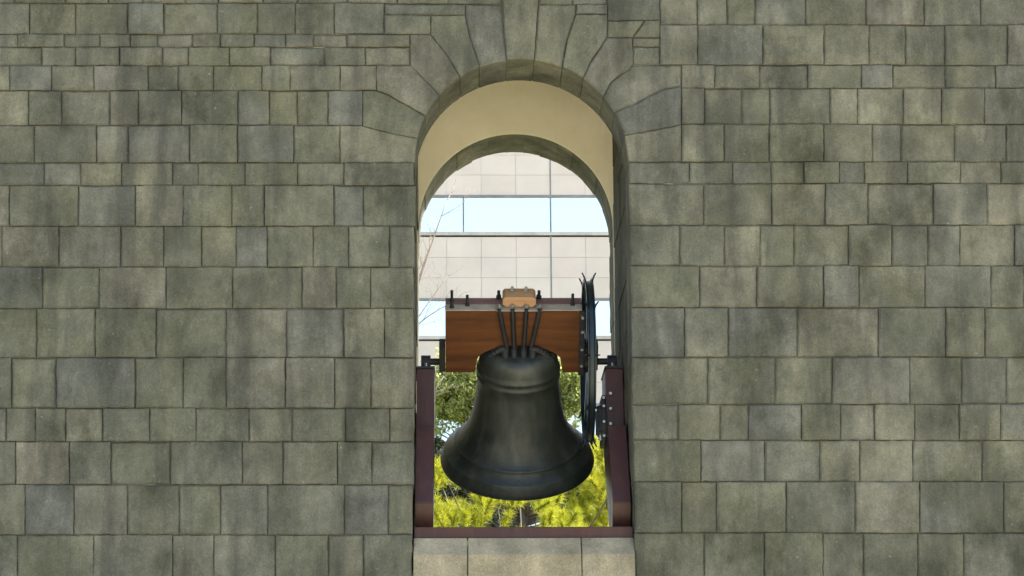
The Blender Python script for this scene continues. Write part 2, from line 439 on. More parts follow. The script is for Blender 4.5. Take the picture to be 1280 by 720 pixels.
# quoins beside the opening and the course behind each
lv = [203, 231.5, 282.5, 333.5, 385.5, 447, 510, 552, 605.5, 668.5, 728]
lx = [[430], [454, 417], [486.5, 436], [463, 420], [480.5, 430], [463.5, 418], [487, 432], [464.5, 422], [485, 430], [455, 410]]
ext = {}
for i, xs in enumerate(lx):
    v0, v1 = lv[i], lv[i+1]
    S(('l', v0, .012 if i == 1 else rnd.uniform(-.006, .005)), ('l', v1, .012 if i == 1 else rnd.uniform(-.006, .005)), (xs[0], v1), (xs[0], v0), **D)
    for p, q in zip(xs, xs[1:]): S((p, v0), (p, v1), (q, v1), (q, v0))
    ext[i] = xs[-1]
rv = [202, 229, 281, 332, 384, 446, 505, 550, 602, 666, 728]
rx = [[862], [880], [850, 905], [874], [856, 910], [885], [848, 900], [876], [852, 896], [880]]
extr = {}
for i, xs in enumerate(rx):
    v0, v1 = rv[i], rv[i+1]
    S(('r', v0, rnd.uniform(-.004, .004)), ('r', v1, rnd.uniform(-.004, .004)), (xs[0], v1), (xs[0], v0), **D)
    for p, q in zip(xs, xs[1:]): S((p, v0), (p, v1), (q, v1), (q, v0))
    extr[i] = xs[-1]
# the courses go on beyond the opening's surround, to both sides
def run(v0, v1, u, lim, sgn):
    while (u-lim)*sgn < 0:
        w = rnd.uniform(.75, 1.7)*max(v1-v0, 40); w = min(w, 105); e = u+sgn*w
        S((u, v0), (u, v1), (e, v1), (e, v0)); u = e
for (v0, v1), u in zip([(-16, 3.5), (3.5, 42.5), (42.5, 58.5), (58.5, 82), (82, 113), (113, 156), (156, 203)], (434, 418, 434, 405, 425, 410, 425)):
    run(v0, v1, u, -8, -1)
for i in ext: run(lv[i], lv[i+1], ext[i], -8, -1)
for (v0, v1), u in zip([(-16, 31), (31, 81), (81, 110), (110, 155), (155, 202)], (872, 872, 893, 880, 905)): run(v0, v1, u, 1288, 1)
for i in extr: run(rv[i], rv[i+1], extr[i], 1288, 1)
# sill: three blocks with a weathered slope, then the wall below it
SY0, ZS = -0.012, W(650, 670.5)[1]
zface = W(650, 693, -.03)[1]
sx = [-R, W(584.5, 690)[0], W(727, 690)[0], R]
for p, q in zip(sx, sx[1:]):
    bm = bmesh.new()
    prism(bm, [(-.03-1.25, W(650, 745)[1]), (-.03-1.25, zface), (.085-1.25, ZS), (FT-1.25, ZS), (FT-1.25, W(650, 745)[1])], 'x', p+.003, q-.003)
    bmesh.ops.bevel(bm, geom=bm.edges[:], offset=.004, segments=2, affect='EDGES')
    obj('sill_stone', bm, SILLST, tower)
# mortar core behind the blocks, with the opening left free
zt, zb, XW = 11.5, 0.0, 5.2
hole = R+.012
bm = bmesh.new()
arch = [(hole*math.cos(t_), Z0+hole*math.sin(t_)) for t_ in np.linspace(0, math.pi, 33)]
def wall_plate(bm, y0, y1, zlow):
    ring = [(hole, zlow)] + arch + [(-hole, zlow)]
    outer = [(XW, zlow)] + [(XW*math.cos(t_)/max(abs(math.cos(t_)), abs(math.sin(t_))*XW/(zt-Z0)), Z0+(XW*math.sin(t_)/max(abs(math.cos(t_)), abs(math.sin(t_))*XW/(zt-Z0)))) for t_ in np.linspace(0, math.pi, 33)] + [(-XW, zlow)]
    A = [[bm.verts.new((p[0], y, p[1])) for p in ring] for y in (y0, y1)]; B = [[bm.verts.new((p[0], y, p[1])) for p in outer] for y in (y0, y1)]
    for i in range(len(ring)-1):
        bm.faces.new((A[0][i], A[0][i+1], B[0][i+1], B[0][i])); bm.faces.new((A[1][i], B[1][i], B[1][i+1], A[1][i+1]))
        bm.faces.new((A[0][i], A[1][i], A[1][i+1], A[0][i+1])); bm.faces.new((B[0][i], B[0][i+1], B[1][i+1], B[1][i]))
    for i in (0, len(ring)-1): bm.faces.new((A[0][i], B[0][i], B[1][i], A[1][i]))
wall_plate(bm, +.019-1.25, FT-.004-1.25, ZS-.25)
obj('mortar_bed', bm, MORTAR, tower)
bm = bmesh.new(); box(bm, -XW, XW, .011-1.25, RO-.011-1.25, 0, ZS-.254); obj('tower_base', bm, MORTAR, tower)
# masonry that lies outside the picture
bm = bmesh.new(); r2 = random.Random(3)
def bulk(bm, x0, x1, z0, z1, y0=0.0):
    z = z0
    while z < z1-.02:
        h = min(r2.uniform(.26, .38), z1-z)
        if z1-z-h < .12: h = z1-z
        x = x0
        while x < x1-.02:
            w = min(r2.uniform(.35, .75), x1-x)
            if x1-x-w < .15: w = x1-x
            stone_bm(bm, [(x, z), (x+w, z), (x+w, z+h), (x, z+h)], .2, r2.uniform(-.006, .006), r=r2, y0=y0-1.25); x += w
        z += h
zlo, zhi = W(650, 728)[1]-.001, W(650, -16)[1]
bulk(bm, -XW, -R, 0, zlo); bulk(bm, R, XW, 0, zlo); bulk(bm, -R, R, 0, W(650, 745)[1]); bulk(bm, -XW, XW, zhi, zt)
o = obj('masonry', bm, STONE, tower); o['kind'] = 'stuff'
# chamber: side walls, floor, ceiling
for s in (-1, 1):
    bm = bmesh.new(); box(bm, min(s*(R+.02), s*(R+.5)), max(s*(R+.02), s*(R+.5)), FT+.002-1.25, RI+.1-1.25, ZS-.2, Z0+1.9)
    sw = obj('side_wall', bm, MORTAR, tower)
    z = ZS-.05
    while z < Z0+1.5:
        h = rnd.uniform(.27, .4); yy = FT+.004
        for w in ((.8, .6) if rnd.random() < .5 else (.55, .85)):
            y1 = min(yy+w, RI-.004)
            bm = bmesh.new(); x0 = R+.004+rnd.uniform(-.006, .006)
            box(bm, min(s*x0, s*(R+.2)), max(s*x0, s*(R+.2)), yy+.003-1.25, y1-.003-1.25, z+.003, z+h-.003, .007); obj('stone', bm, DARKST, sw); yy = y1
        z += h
bm = bmesh.new(); box(bm, -R-.3, R+.3, FT+.003-1.25, RO-.2-1.25, ZS-.22, ZS-.01); obj('chamber_floor', bm, CONC, tower)
bm = bmesh.new(); box(bm, -1.4, 1.4, FT+.003-1.25, RI-.003-1.25, Z0+1.6, Z0+1.8); obj('chamber_ceiling', bm, PLASTER, tower)
# rear wall: plastered inside, stone arch
bm = bmesh.new(); hole = R+.0; arch = [(hole*math.cos(t_), Z0+hole*math.sin(t_)) for t_ in np.linspace(0, math.pi, 49)]
XWs, zts = XW, zt; XW, zt = R+.3, Z0+1.7
def plate2(bm, y0, y1, zlow):
    arch_ = [(hole*math.cos(t_), Z0+hole*math.sin(t_)) for t_ in np.linspace(0, math.pi, 49)]
    ring = [(hole, zlow)]+arch_+[(-hole, zlow)]
    def outp(t_):
        k = max(abs(math.cos(t_))/XW, abs(math.sin(t_))/(zt-Z0)); return (math.cos(t_)/k, Z0+math.sin(t_)/k)
    outer = [(XW, zlow)]+[outp(t_) for t_ in np.linspace(0, math.pi, 49)]+[(-XW, zlow)]
    A = [[bm.verts.new((p[0], y, p[1])) for p in ring] for y in (y0, y1)]; B = [[bm.verts.new((p[0], y, p[1])) for p in outer] for y in (y0, y1)]
    for i in range(len(ring)-1):
        bm.faces.new((A[0][i], A[0][i+1], B[0][i+1], B[0][i])); bm.faces.new((A[1][i], B[1][i], B[1][i+1], A[1][i+1])); bm.faces.new((A[0][i], A[1][i], A[1][i+1], A[0][i+1]))
plate2(bm, RI-1.25, RI+.02-1.25, ZS-.1)
obj('plaster_face', bm, PLASTER, tower)
bm = bmesh.new(); hole = R+.012; XW, zt = XWs, zts
plate2(bm, RI+.024-1.25, RO-.02-1.25, ZS-.25)
rw = obj('rear_wall', bm, MORTAR, tower)
ths = np.linspace(0, math.pi, 18)
for i in range(17):
    t0, t1 = ths[i], ths[i+1]; ro = R+rnd.uniform(.35, .5); dr = rnd.uniform(-.005, .006)
    P = [((R+dr)*math.cos(t_), Z0+(R+dr)*math.sin(t_)) for t_ in np.linspace(t0, t1, 5)]+[(ro*math.cos(t1), Z0+ro*math.sin(t1)), (ro*math.cos(t0), Z0+ro*math.sin(t0))]
    stone(P, depth=RO-RI-.026, front=rnd.uniform(-.01, .01), mat_=STONE, y0=RO, sgn=-1, parent=rw, gap=.0008, bev=.012)
for s in (-1, 1):
    z = ZS-.2
    while z < Z0-.01:
        h = min(rnd.uniform(.28, .42), Z0-z); h = Z0-z if Z0-z-h < .12 else h
        x0 = s*(R+rnd.uniform(-.005, .005)); x1 = s*(R+rnd.uniform(.35, .6))
        stone([(x0, z), (x1, z), (x1, z+h), (x0, z+h)], depth=RO-RI-.026, front=rnd.uniform(-.01, .01), y0=RO, sgn=-1, parent=rw, bev=.009); z += h

# ------------------------------------------------------------------ bell frame
YA = 1.12                                             # depth of the bell's axis
ax = at(648, 452, YA); XB, ZA = ax.x, ax.z
K = (ax-CAM).dot(fw)/F                                # metres per pixel at the axis
frame = empty('bell_support', 'dark maroon steel frame with two posts carrying the bell axle', 'support', (0, YA, ZS))
def loc(bm, root):
    bmesh.ops.translate(bm, verts=bm.verts[:], vec=-Vector(root.location)); return bm
bm = bmesh.new(); box(bm, -R+.006, R-.006, .12, .26, ZS+.002, ZS+.086, .006); o = obj('base_beam', loc(bm, frame), MAROON, frame)
bm = bmesh.new(); box(bm, -R+.006, R-.006, 1.98, 2.12, ZS+.002, ZS+.086, .006); o = obj('base_beam', loc(bm, frame), MAROON, frame)
for s in (-1, 1):
    bm = bmesh.new(); box(bm, min(s*(R-.012), s*(R-.138)), max(s*(R-.012), s*(R-.138)), .262, 1.978, ZS+.002, ZS+.084, .005); obj('base_rail', loc(bm, frame), MAROON, frame)
ztop = ZA-.105; zm = at(650, 540, YA-.25).z
posts = {}
for s in (-1, 1):
    xo = s*(R-.008); xi = s*(R-.142); x0, x1 = min(xo, xi), max(xo, xi)
    bm = bmesh.new(); zb_ = ZS+.087
    prism(bm, [(.30, zb_), (.22, zb_+.19), (.6, zm), (.86, zm+.01), (.88, ztop), (1.36, ztop), (1.36, zm), (.8, zb_+.19), (.62, zb_)], 'x', x0, x1)
    bmesh.ops.bevel(bm, geom=bm.edges[:], offset=.006, segments=2, affect='EDGES')
    po = obj('post', loc(bm, frame), MAROON, frame); posts[s] = po
    bm = bmesh.new(); box(bm, x0-.006, x1+.006, YA-.25, YA+.26, ztop+.001, ztop+.02, .004); obj('cap_plate', loc(bm, frame), BLACKM, frame)
    bm = bmesh.new(); box(bm, x0+.02, x1-.02, YA-.13, YA+.13, ztop+.021, ztop+.04, .004); box(bm, x0+.03, x1-.03, YA-.045, YA+.045, ztop+.039, ZA, .004); cyl(bm, (x0+.03, YA, ZA), (x1-.03, YA, ZA), .05, 20)
    be = obj('bearing', loc(bm, frame), BLACKM, frame); autosmooth(be)
    for yy in (-.09, .09):
        bm = bmesh.new(); cyl(bm, (xi*.5+xo*.5, YA+yy, ztop+.04), (xi*.5+xo*.5, YA+yy, ztop+.075), .012, 6); obj('bolt', loc(bm, frame), STEEL, frame)
    # seam strip and a drain hole plate on each post
    bm = bmesh.new(); box(bm, x0+.003, x1-.003, YA-.275, YA-.25, zm+.02, zm+.044, .003); obj('weld_seam', loc(bm, frame), MAROON, frame)

# ------------------------------------------------------------------ bell with headstock and wheel
EL = math.degrees(math.asin((ax-CAM).normalized().z))
PHI = math.radians(28+EL)
bell = empty('church_bell', 'dark bronze bell swinging on a wooden headstock with a black iron wheel', 'bell', (XB, YA, ZA))
bell.rotation_euler = (PHI, 0, 0)
k2 = K*1.02
prof_px = [(0, 19), (36, 19), (42.5, 17.5), (46, 14), (48, 7), (49, 0), (49.4, -4), (51.2, -5.5), (51.5, -8.2), (50, -9.6), (49.9, -14), (51.2, -15.2), (51.4, -17.6), (50.1, -19.5), (50.8, -32), (52.6, -48), (54.6, -62), (57.4, -75), (61.6, -87), (66.8, -97), (72, -104.5), (75.2, -109), (77, -109.8), (78.8, -110.6), (79.2, -112.4), (79.6, -114.6), (84.5, -119), (88.5, -123), (91, -123.4), (92, -125), (93.4, -129), (95.4, -134), (96.2, -137.5), (95.4, -140.8), (92.6, -142.8), (88, -142), (82, -135), (75, -128), (66, -112), (57, -95), (50, -70), (46, -30), (42, -10), (0, -7)]
bm = bmesh.new(); lathe(bm, [(r_*k2, z_*k2) for r_, z_ in prof_px], 96)
o = obj('bell_body', bm, BELLM, bell); autosmooth(o, 55)
px = K
# canons
for s in (-1, 1):
    bm = bmesh.new()
    pts = [(s*(14+26*f_)*px, 0, (17-17*f_**2.2)*px) for f_ in np.linspace(0, 1, 7)]
    for yy in (-17, 7): tube(bm, [Vector(p)+Vector((0, yy*px, 10*px)) for p in pts], 5*px, 8)
    for f_ in np.linspace(.35, .95, 5):
        c_ = Vector((s*(14+26*f_)*px, 0, (17-17*f_**2.2)*px))
        for yy in (-17, 7): bmesh.ops.create_icosphere(bm, subdivisions=1, radius=6.2*px, matrix=Matrix.Translation(c_+Vector((0, yy*px, 10*px))))
    o = obj('canon', bm, BLACKM, bell); autosmooth(o, 50)
for x_, w_ in ((-17, 8), (-6, 7), (6, 7), (17, 8)):
    bm = bmesh.new(); tube(bm, [(x_*px, f_*25*px, (34-20*abs(f_)**2)*px) for f_ in np.linspace(-1, 1, 9)], w_*.72*px, 8); o = obj('canon', bm, BLACKM, bell); autosmooth(o, 50)
# clapper
bm = bmesh.new(); cyl(bm, (0, 0, -8*px), (0, 0, -128*px), 3.2*px, 10); bmesh.ops.create_uvsphere(bm, u_segments=16, v_segments=12, radius=11*px, matrix=Matrix.Translation((0, 0, -128*px)))
o = obj('clapper', bm, BLACKM, bell); autosmooth(o)
# headstock: a plank pair with an arched notch over the crown
hx0, hx1, hz0, hz1, hy = -91*px, 77*px, -7*px, 79*px, 16*px
def hpoly(ztop_):
    P = [(hx0, hz0), (-55*px, hz0)] + [(-55*px*math.cos(t_)*.97, hz0+(16*px+22*px*math.sin(t_))*(1 if 0 < i_ < 14 else .0)+(0 if 0 < i_ < 14 else 8*px)) for i_, t_ in enumerate(np.linspace(.0, math.pi, 15))]
    return P + [(55*px, hz0), (hx1, hz0), (hx1, ztop_), (hx0, ztop_)]
hs = None
for nm, y0, y1, zt_, mt_ in (('headstock', -hy, -.001, hz1, WOOD), ('rear_plank', .001, hy, hz1+2.2*px, WOODR)):
    bm = bmesh.new(); prism(bm, dedupe(hpoly(zt_), .002), 'y', y0, y1)
    bmesh.ops.bevel(bm, geom=[e for e in bm.edges if abs(e.verts[0].co.y-e.verts[1].co.y) < 1e-5], offset=.004, segments=2, affect='EDGES')
    o = obj(nm, bm, mt_, hs if hs else bell)
    if hs is None: hs = o
bm = bmesh.new(); box(bm, hx0-.002, hx1+.002, -hy-.004, -.004, hz1+.001, hz1+1.8*px, .003); obj('top_plate', bm, PLATEM, hs)
bm = bmesh.new(); z1_ = hz1+2.3*px
prism(bm, [(-16*px, z1_), (16*px, z1_), (20.5*px, z1_+4*px), (20.5*px, z1_+11*px), (17.5*px, z1_+14*px), (-17.5*px, z1_+14*px), (-20.5*px, z1_+11*px), (-20.5*px, z1_+4*px)], 'y', -11*px, 14*px)
bmesh.ops.bevel(bm, geom=bm.edges[:], offset=.003, segments=2, affect='EDGES'); obj('crown_block', bm, WOODB, hs)
# tie rods, front and rear, with nuts on top
for xt, xb in ((-25, -15), (-8.5, -6), (8.5, 6), (25, 15)):
    for s in (-1, 1):
        bm = bmesh.new(); cyl(bm, (xt*px, s*(hy+3.4*px), hz1+4*px), (xb*px, s*(hy+5.0*px), 30*px), 2.9*px, 10)
        o = obj('tie_rod', bm, BLACKM, bell); autosmooth(o)
        if s > 0 and abs(xt) < 10:
            bm = bmesh.new(); zz = hz1+16.4*px; cyl(bm, (xt*px, 4*px, zz), (xt*px, 4*px, zz+3*px), 3.4*px, 6); cyl(bm, (xt*px, 4*px, zz+3*px), (xt*px, 4*px, zz+6.5*px), 1.8*px, 8); obj('nut', bm, STEEL, hs); continue
        bm = bmesh.new(); cyl(bm, (xt*px, s*(hy-2*px), hz1+1.9*px), (xt*px, s*(hy-2*px), hz1+5.5*px), 3.6*px, 6)
        cyl(bm, (xt*px, s*(hy-2*px), hz1+5.6*px), (xt*px, s*(hy-2*px), hz1+(8 if s < 0 else 13)*px), 1.9*px, 8)
        obj('nut', bm, STEEL if s < 0 else BLACKM, hs)
bm = bmesh.new(); box(bm, -28*px, 28*px, -hy-5.5*px, -hy-.3*px, hz1+1.81*px, hz1+3.2*px, .003); obj('clamp_bar', bm, PLATEM, hs)
for xt, yy, h_ in ((-83, -10, 12), (-83, 8, 14), (-64, -4, 14), (66, -3, 15)):
    bm = bmesh.new(); z_ = hz1+(1.82 if yy < 0 else 2.3)*px
    cyl(bm, (xt*px, yy*px, z_), (xt*px, yy*px, z_+3*px), 3.4*px, 6, 2.6*px); cyl(bm, (xt*px, yy*px, z_+3*px), (xt*px, yy*px, z_+h_*px), 1.8*px, 8); obj('bolt', bm, BLACKM, hs)
# gudgeons and axle stubs
for s, x_ in ((-1, hx0), (1, hx1)):
    bm = bmesh.new(); box(bm, min(x_+s*.002, x_+s*8*px), max(x_+s*.002, x_+s*8*px), -hy*.8, hy*.8, -8*px, 26*px, .004); obj('gudgeon_plate', bm, BLACKM, bell)
xl, xr = -R+.07-XB, R-.07-XB
for a_, b_ in ((xl, hx0-8*px), (hx1+8*px, xr)):
    bm = bmesh.new(); cyl(bm, (a_, 0, 0), (b_, 0, 0), 4.2*px, 20); o = obj('axle', bm, BLACKM, bell); autosmooth(o)
bm = bmesh.new(); box(bm, hx1+20*px, hx1+22*px, -9*px, 9*px, -8*px, 26*px, .003); obj('hub_plate', bm, BLACKM, bell)
# side strap with bolts at the wheel end
bm = bmesh.new(); box(bm, hx1-3*px, hx1+4*px, -hy-3*px, -hy-.4*px, hz0-3*px, hz1+1*px, .003); st = obj('end_strap', bm, BLACKM, bell)
for z_ in (5, 28, 52, 72):
    bm = bmesh.new(); cyl(bm, (hx1+1*px, -hy-3*px, z_*px), (hx1+1*px, -hy-6*px, z_*px), 2.0*px, 6); obj('bolt', bm, STEEL, st)
# wheel
wx = 87*px; RW = 104*px
wheel = bpy.data.objects.new('wheel', None)
bm = bmesh.new(); n = 96
sec = [(-5.0, 0), (-5.0, -5), (5.0, -5), (5.0, 0), (3.6, 0), (2.4, -3), (-2.4, -3), (-3.6, 0)]
rings = []
for k in range(n):
    t_ = 2*math.pi*k/n
    rings.append([bm.verts.new((wx+s_[0]*px, (RW+s_[1]*px)*math.cos(t_), (RW+s_[1]*px)*math.sin(t_))) for s_ in sec])
for k in range(n):
    A_, B_ = rings[k], rings[(k+1) % n]
    for j in range(len(sec)): bm.faces.new((A_[j], A_[(j+1) % len(sec)], B_[(j+1) % len(sec)], B_[j]))
wheel = obj('wheel', bm, WHEELM, bell); autosmooth(wheel)
for k in range(8):
    t_ = 2*math.pi*k/8+.2
    bm = bmesh.new(); c_, s_ = math.cos(t_), math.sin(t_)
    w_ = 4*px; nrm = Vector((0, -s_, c_))
    for sgn in (0,):
        a_, b_ = Vector((wx, c_*8*px, s_*8*px)), Vector((wx, c_*(RW-4.5*px), s_*(RW-4.5*px)))
        vs_ = [bm.verts.new(p+nrm*w_*i+Vector((j*1.6*px, 0, 0))) for p in (a_, b_) for i in (-1, 1) for j in (-1, 1)]
        for f_ in ((0, 1, 3, 2), (4, 6, 7, 5), (0, 4, 5, 1), (2, 3, 7, 6), (0, 2, 6, 4), (1, 5, 7, 3)): bm.faces.new([vs_[i] for i in f_])
    obj('spoke', bm, WHEELM, wheel)
bm = bmesh.new(); cyl(bm, (hx1+4*px, 0, 0), (hx1+20*px, 0, 0), 14*px, 24); o = obj('hub', bm, BLACKM, wheel); autosmooth(o)
for k in range(10):
    t_ = 2*math.pi*k/10+.07
    for s in (-1, 1):
        bm = bmesh.new(); c_, sn_ = math.cos(t_), math.sin(t_)
        def q_(x__, r__): return (wx+x__*px, r__*px*c_, r__*px*sn_)
        tube(bm, [q_(s*4.2, 97), q_(s*4.6, 104), q_(s*6.2, 109), q_(s*8.6, 113.5)], [1.3*px, 1.3*px, 1.1*px, .8*px], 6); obj('prong', bm, WHEELM, wheel)

# ------------------------------------------------------------------ drive unit on the right post
c_ = at(751, 528, .98)
motor = empty('drive_motor', 'black motor unit bolted to the post beside the bell wheel', 'motor', tuple(c_))
bm = bmesh.new(); box(bm, -.036, .03, -.1, .1, -.1, .1, .012); mo = obj('housing', bm, BLACKM, motor)
bm = bmesh.new(); cyl(bm, (-.001, 0, .1), (-.001, 0, .128), .028, 16); o = obj('cable_gland', bm, BLACKM, motor); autosmooth(o)
bm = bmesh.new(); cyl(bm, (-.004, -.02, -.1), (-.004, -.02, -.145), .018, 12); o = obj('conduit', bm, STEEL, motor); autosmooth(o)
px_ = (R-.142)-c_.x
bm = bmesh.new(); box(bm, px_-.034, px_-.004, -.13, .2, -.17, .19, .004); obj('mounting_plate', bm, BLACKM, motor)
for z_ in (-.13, -.02, .1, .165):
    bm = bmesh.new(); cyl(bm, (px_-.02, -.13, z_), (px_-.02, -.155, z_), .011, 6); obj('bolt', bm, STEEL, motor)
bm = bmesh.new(); tube(bm, [(px_-.02+.02*math.sin(f_*3), -.15, .17-.36*f_) for f_ in np.linspace(0, 1, 9)], .006, 6); obj('cable', bm, BLACKM, motor)
for v_ in (492, 511, 530):
    p_ = at(763, v_, .86); bm = bmesh.new(); cyl(bm, (0, .02, 0), (0, -.02, 0), .012, 6)
    bmesh.ops.translate(bm, verts=bm.verts[:], vec=Vector((p_.x, .86, p_.z))-Vector(frame.location)); obj('bolt', bm, STEEL, frame)

# ------------------------------------------------------------------ office building behind
YB = 70.0
def BZ(v): return at(640, v, YB).z
bx0, bx1 = -34.0, 38.0
building = empty('office_building', 'beige stone-panelled office building with mirrored ribbon windows', 'building', (0, YB+8, 0))
BO = Vector((0, YB+8, 0))
xj = at(689, 345, YB).x; pw_ = abs(at(689, 345, YB).x-at(645.4, 345, YB).x)
zwt, zwb = BZ(246), BZ(290.5); pitch = BZ(246)-BZ(375)
bm = bmesh.new(); box(bm, bx0, bx1, .06-8, 16-8, 0, 46); obj('wall', bm, JOINT, building)
bulkp = bmesh.new(); cnt = 0
gp = .0035
vis0, vis1 = at(505, 345, YB).x, at(785, 345, YB).x
def panel(x0, x1, z0, z1):
    global cnt
    if x1 > vis0 and x0 < vis1 and z1 > 13 and z0 < 32 and cnt < 290:
        bm = bmesh.new(); box(bm, x0+gp, x1-gp, -8, .08-8, z0+gp, z1-gp, .006); obj('panel', bm, PANEL, building); cnt += 1
    else: box(bulkp, x0+gp, x1-gp, -8, .08-8, z0+gp, z1-gp)
cols = [xj+i*pw_ for i in range(-40, 40)]; cols = [c for c in cols if bx0 < c < bx1]
mul = abs(at(689, 270, YB).x-at(580, 270, YB).x)
for fl in range(-7, 5):
    zt_, zb_ = zwt+fl*pitch, zwb+fl*pitch         # this storey's window band
    if zb_ < 3: continue
    # window band parts
    ms = [xj+i*mul for i in range(-30, 30)]; ms = [v for v in ms if bx0+.5 < v < bx1-.5]
    near = 13 < zb_ < 32
    bm = bmesh.new(); box(bm, bx0, bx1, -.04-8, .058-8, zt_-.02, zt_+.06); obj('window_head', bm, ALU, building)
    bm = bmesh.new(); box(bm, bx0, bx1, -.06-8, .058-8, zb_-.11, zb_+.01); obj('window_sill', bm, SILLM, building)
    bm = bmesh.new(); box(bm, bx0, bx1, .035-8, .059-8, zb_-.165, zb_-.112); obj('shadow_gap', bm, DARKGAP, building)
    far = bmesh.new()
    for p_, q_ in zip(ms, ms[1:]):
        if q_ > vis0 and p_ < vis1 and near:
            bm = bmesh.new(); box(bm, p_+.03, q_-.03, .034-8, .054-8, zb_+.012, zt_-.022); obj('window', bm, GLASS, building)
            bm = bmesh.new(); box(bm, q_-.03, q_+.03, -.02-8, .056-8, zb_+.012, zt_-.022); obj('mullion', bm, ALU, building)
        else: box(far, p_+.03, q_-.03, .03-8, .05-8, zb_+.012, zt_-.022)
    o = obj('far_windows', far, GLASS, building); o['kind'] = 'stuff'
    # panel rows up to the next band
    z0_, z1_ = zt_+.062, zt_+pitch-(zwt-zwb)-.17; hh = (z1_-z0_)/3
    for r_ in range(3):
        for p_, q_ in zip(cols, cols[1:]): panel(p_, q_, z0_+r_*hh, z0_+(r_+1)*hh)
o = obj('far_panels', bulkp, PANEL, building); o['kind'] = 'stuff'
bm = bmesh.new(); box(bm, xj-.025, xj+.025, -.012-8, .06-8, 3, 45.9); obj('expansion_joint', bm, ALU, building)
bm = bmesh.new(); box(bm, bx0-.2, bx1+.2, -.2-8, 16.2-8, 46.001, 46.5); obj('roof_coping', bm, SILLM, building)

# ------------------------------------------------------------------ trees
def np_obj(name, V, faces_n, mat_, parent):
    """V: (n*k,3) array of n separate k-gons"""
    nf = len(V)//faces_n
    me = bpy.data.meshes.new(name); me.vertices.add(len(V)); me.vertices.foreach_set('co', V.astype(np.float32).ravel())
    me.loops.add(len(V)); me.loops.foreach_set('vertex_index', np.arange(len(V), dtype=np.int32))
    me.polygons.add(nf); me.polygons.foreach_set('loop_start', np.arange(0, len(V), faces_n, dtype=np.int32))
    me.update(calc_edges=True); me.validate(); me.materials.append(mat_)
    return link(bpy.data.objects.new(name, me), parent)
rs = np.random.RandomState(5)
def unit(n):
    v = rs.normal(size=(n, 3)); return v/np.linalg.norm(v, axis=1)[:, None]
def needles(centers, dirs, nper, length, width, radius):
    """pine tufts: needles fanning out from short shoots"""
    n = len(centers)*nper
    C = np.repeat(centers, nper, 0); Dm = np.repeat(dirs, nper, 0)
    t = rs.uniform(0, 1, (n, 1)); base = C + Dm*(t-.5)*radius*1.6
    d = unit(n)*.85 + Dm*.75; d /= np.linalg.norm(d, axis=1)[:, None]
    L = length*rs.uniform(.7, 1.15, (n, 1)); s = np.cross(d, unit(n)); s /= np.linalg.norm(s, axis=1)[:, None]
    V = np.stack([base-s*width, base+s*width, base+d*L], 1); return V.reshape(-1, 3)
def leaves(C, size, flat=.5):
    n = len(C); d = unit(n); d[:, 2] -= .3; nn = unit(n)*flat + np.array([0, -.3, .5]); s = np.cross(d, nn); s /= np.linalg.norm(s, axis=1)[:, None]; d /= np.linalg.norm(d, axis=1)[:, None]
    L = size*rs.uniform(.6, 1.25, (n, 1)); w = L*.42
    V = np.stack([C-d*L*.5, C+s*w*.5-d*L*.05, C+d*L*.5, C-s*w*.5-d*L*.05], 1); return V.reshape(-1, 3)
def limb_tree(root, trunk_h, lean, targets, r0, m_):
    """trunk plus limbs to each target (relative to the root)"""
    bm = bmesh.new(); top = Vector((lean[0], lean[1], trunk_h))
    pts = [top*f_ + Vector((.12*math.sin(f_*5), .1*math.sin(f_*4+1), 0))*f_ for f_ in np.linspace(0, 1, 9)]
    tube(bm, pts, [r0*(1-.7*f_) for f_ in np.linspace(0, 1, 9)], 10)
    tr = obj('trunk', bm, m_, root, True)
    bm = bmesh.new()
    for T in targets:
        T = Vector(T); h = min(max(T.z-.45*math.hypot(T.x, T.y), .25*trunk_h), trunk_h*.98)
        st_ = top*(h/trunk_h); mid = (st_+T)/2+Vector((rnd.uniform(-.12, .12), rnd.uniform(-.12, .12), -.12*(T-st_).length))
        P_ = [(1-f_)**2*st_+2*f_*(1-f_)*mid+f_*f_*T for f_ in np.linspace(0, 1, 6)]
        rr = r0*.32*min(1, (T-st_).length/2.5); tube(bm, P_, [rr*(1-.8*f_)+.004 for f_ in np.linspace(0, 1, 6)], 6)
    return tr, obj('limbs', bm, m_, root, True)

def pine(label, yy, spots, base_uv, extra):
    """spots: (u, v, spread in px) tuft clusters in the photograph"""
    b = at(*base_uv, yy); root = empty('pine_tree', label, 'tree', (b.x, yy, 0), 'pines behind the tower')
    cs = []
    for (u, v, sp, k_) in spots:
        for i in range(k_):
            dy = rnd.gauss(0, .7); p = at(u+rnd.gauss(0, sp), v+rnd.gauss(0, sp*.55), yy+dy); cs.append(p)
    for i in range(extra):                                 # the rest of the crown, below and beside
        cs.append(Vector((b.x+rnd.gauss(0, 1.7), yy+rnd.gauss(0, 1.4), rnd.uniform(3.6, cs[0].z-.2))))
    C = np.array([p-Vector((b.x, yy, 0)) for p in cs]); out = C*np.array([.6, .6, 0]); out[:, 2] = 1.4; out += rs.normal(size=out.shape)*.5; out /= np.linalg.norm(out, axis=1)[:, None]
    V = needles(C, out, 230, .15, .0042, .14); np_obj('crown', V, 3, PINE, root)
    limb_tree(root, max(C[:, 2])*.72, (.15, 0), [tuple(c-np.array([0, 0, .12])) for c in C[::9]], .07, BARK)
pine('yellow-green pine with soft needle tufts below the bell mouth', 14.5,
     [(560, 588, 7, 8), (550, 600, 6, 5), (575, 598, 5, 3), (556, 640, 10, 9), (590, 648, 11, 10), (612, 628, 9, 7), (645, 626, 9, 6), (680, 628, 9, 7), (688, 648, 9, 7), (552, 655, 9, 7), (650, 678, 20, 8), (710, 668, 14, 8), (575, 672, 18, 10)], (628, 660), 40)
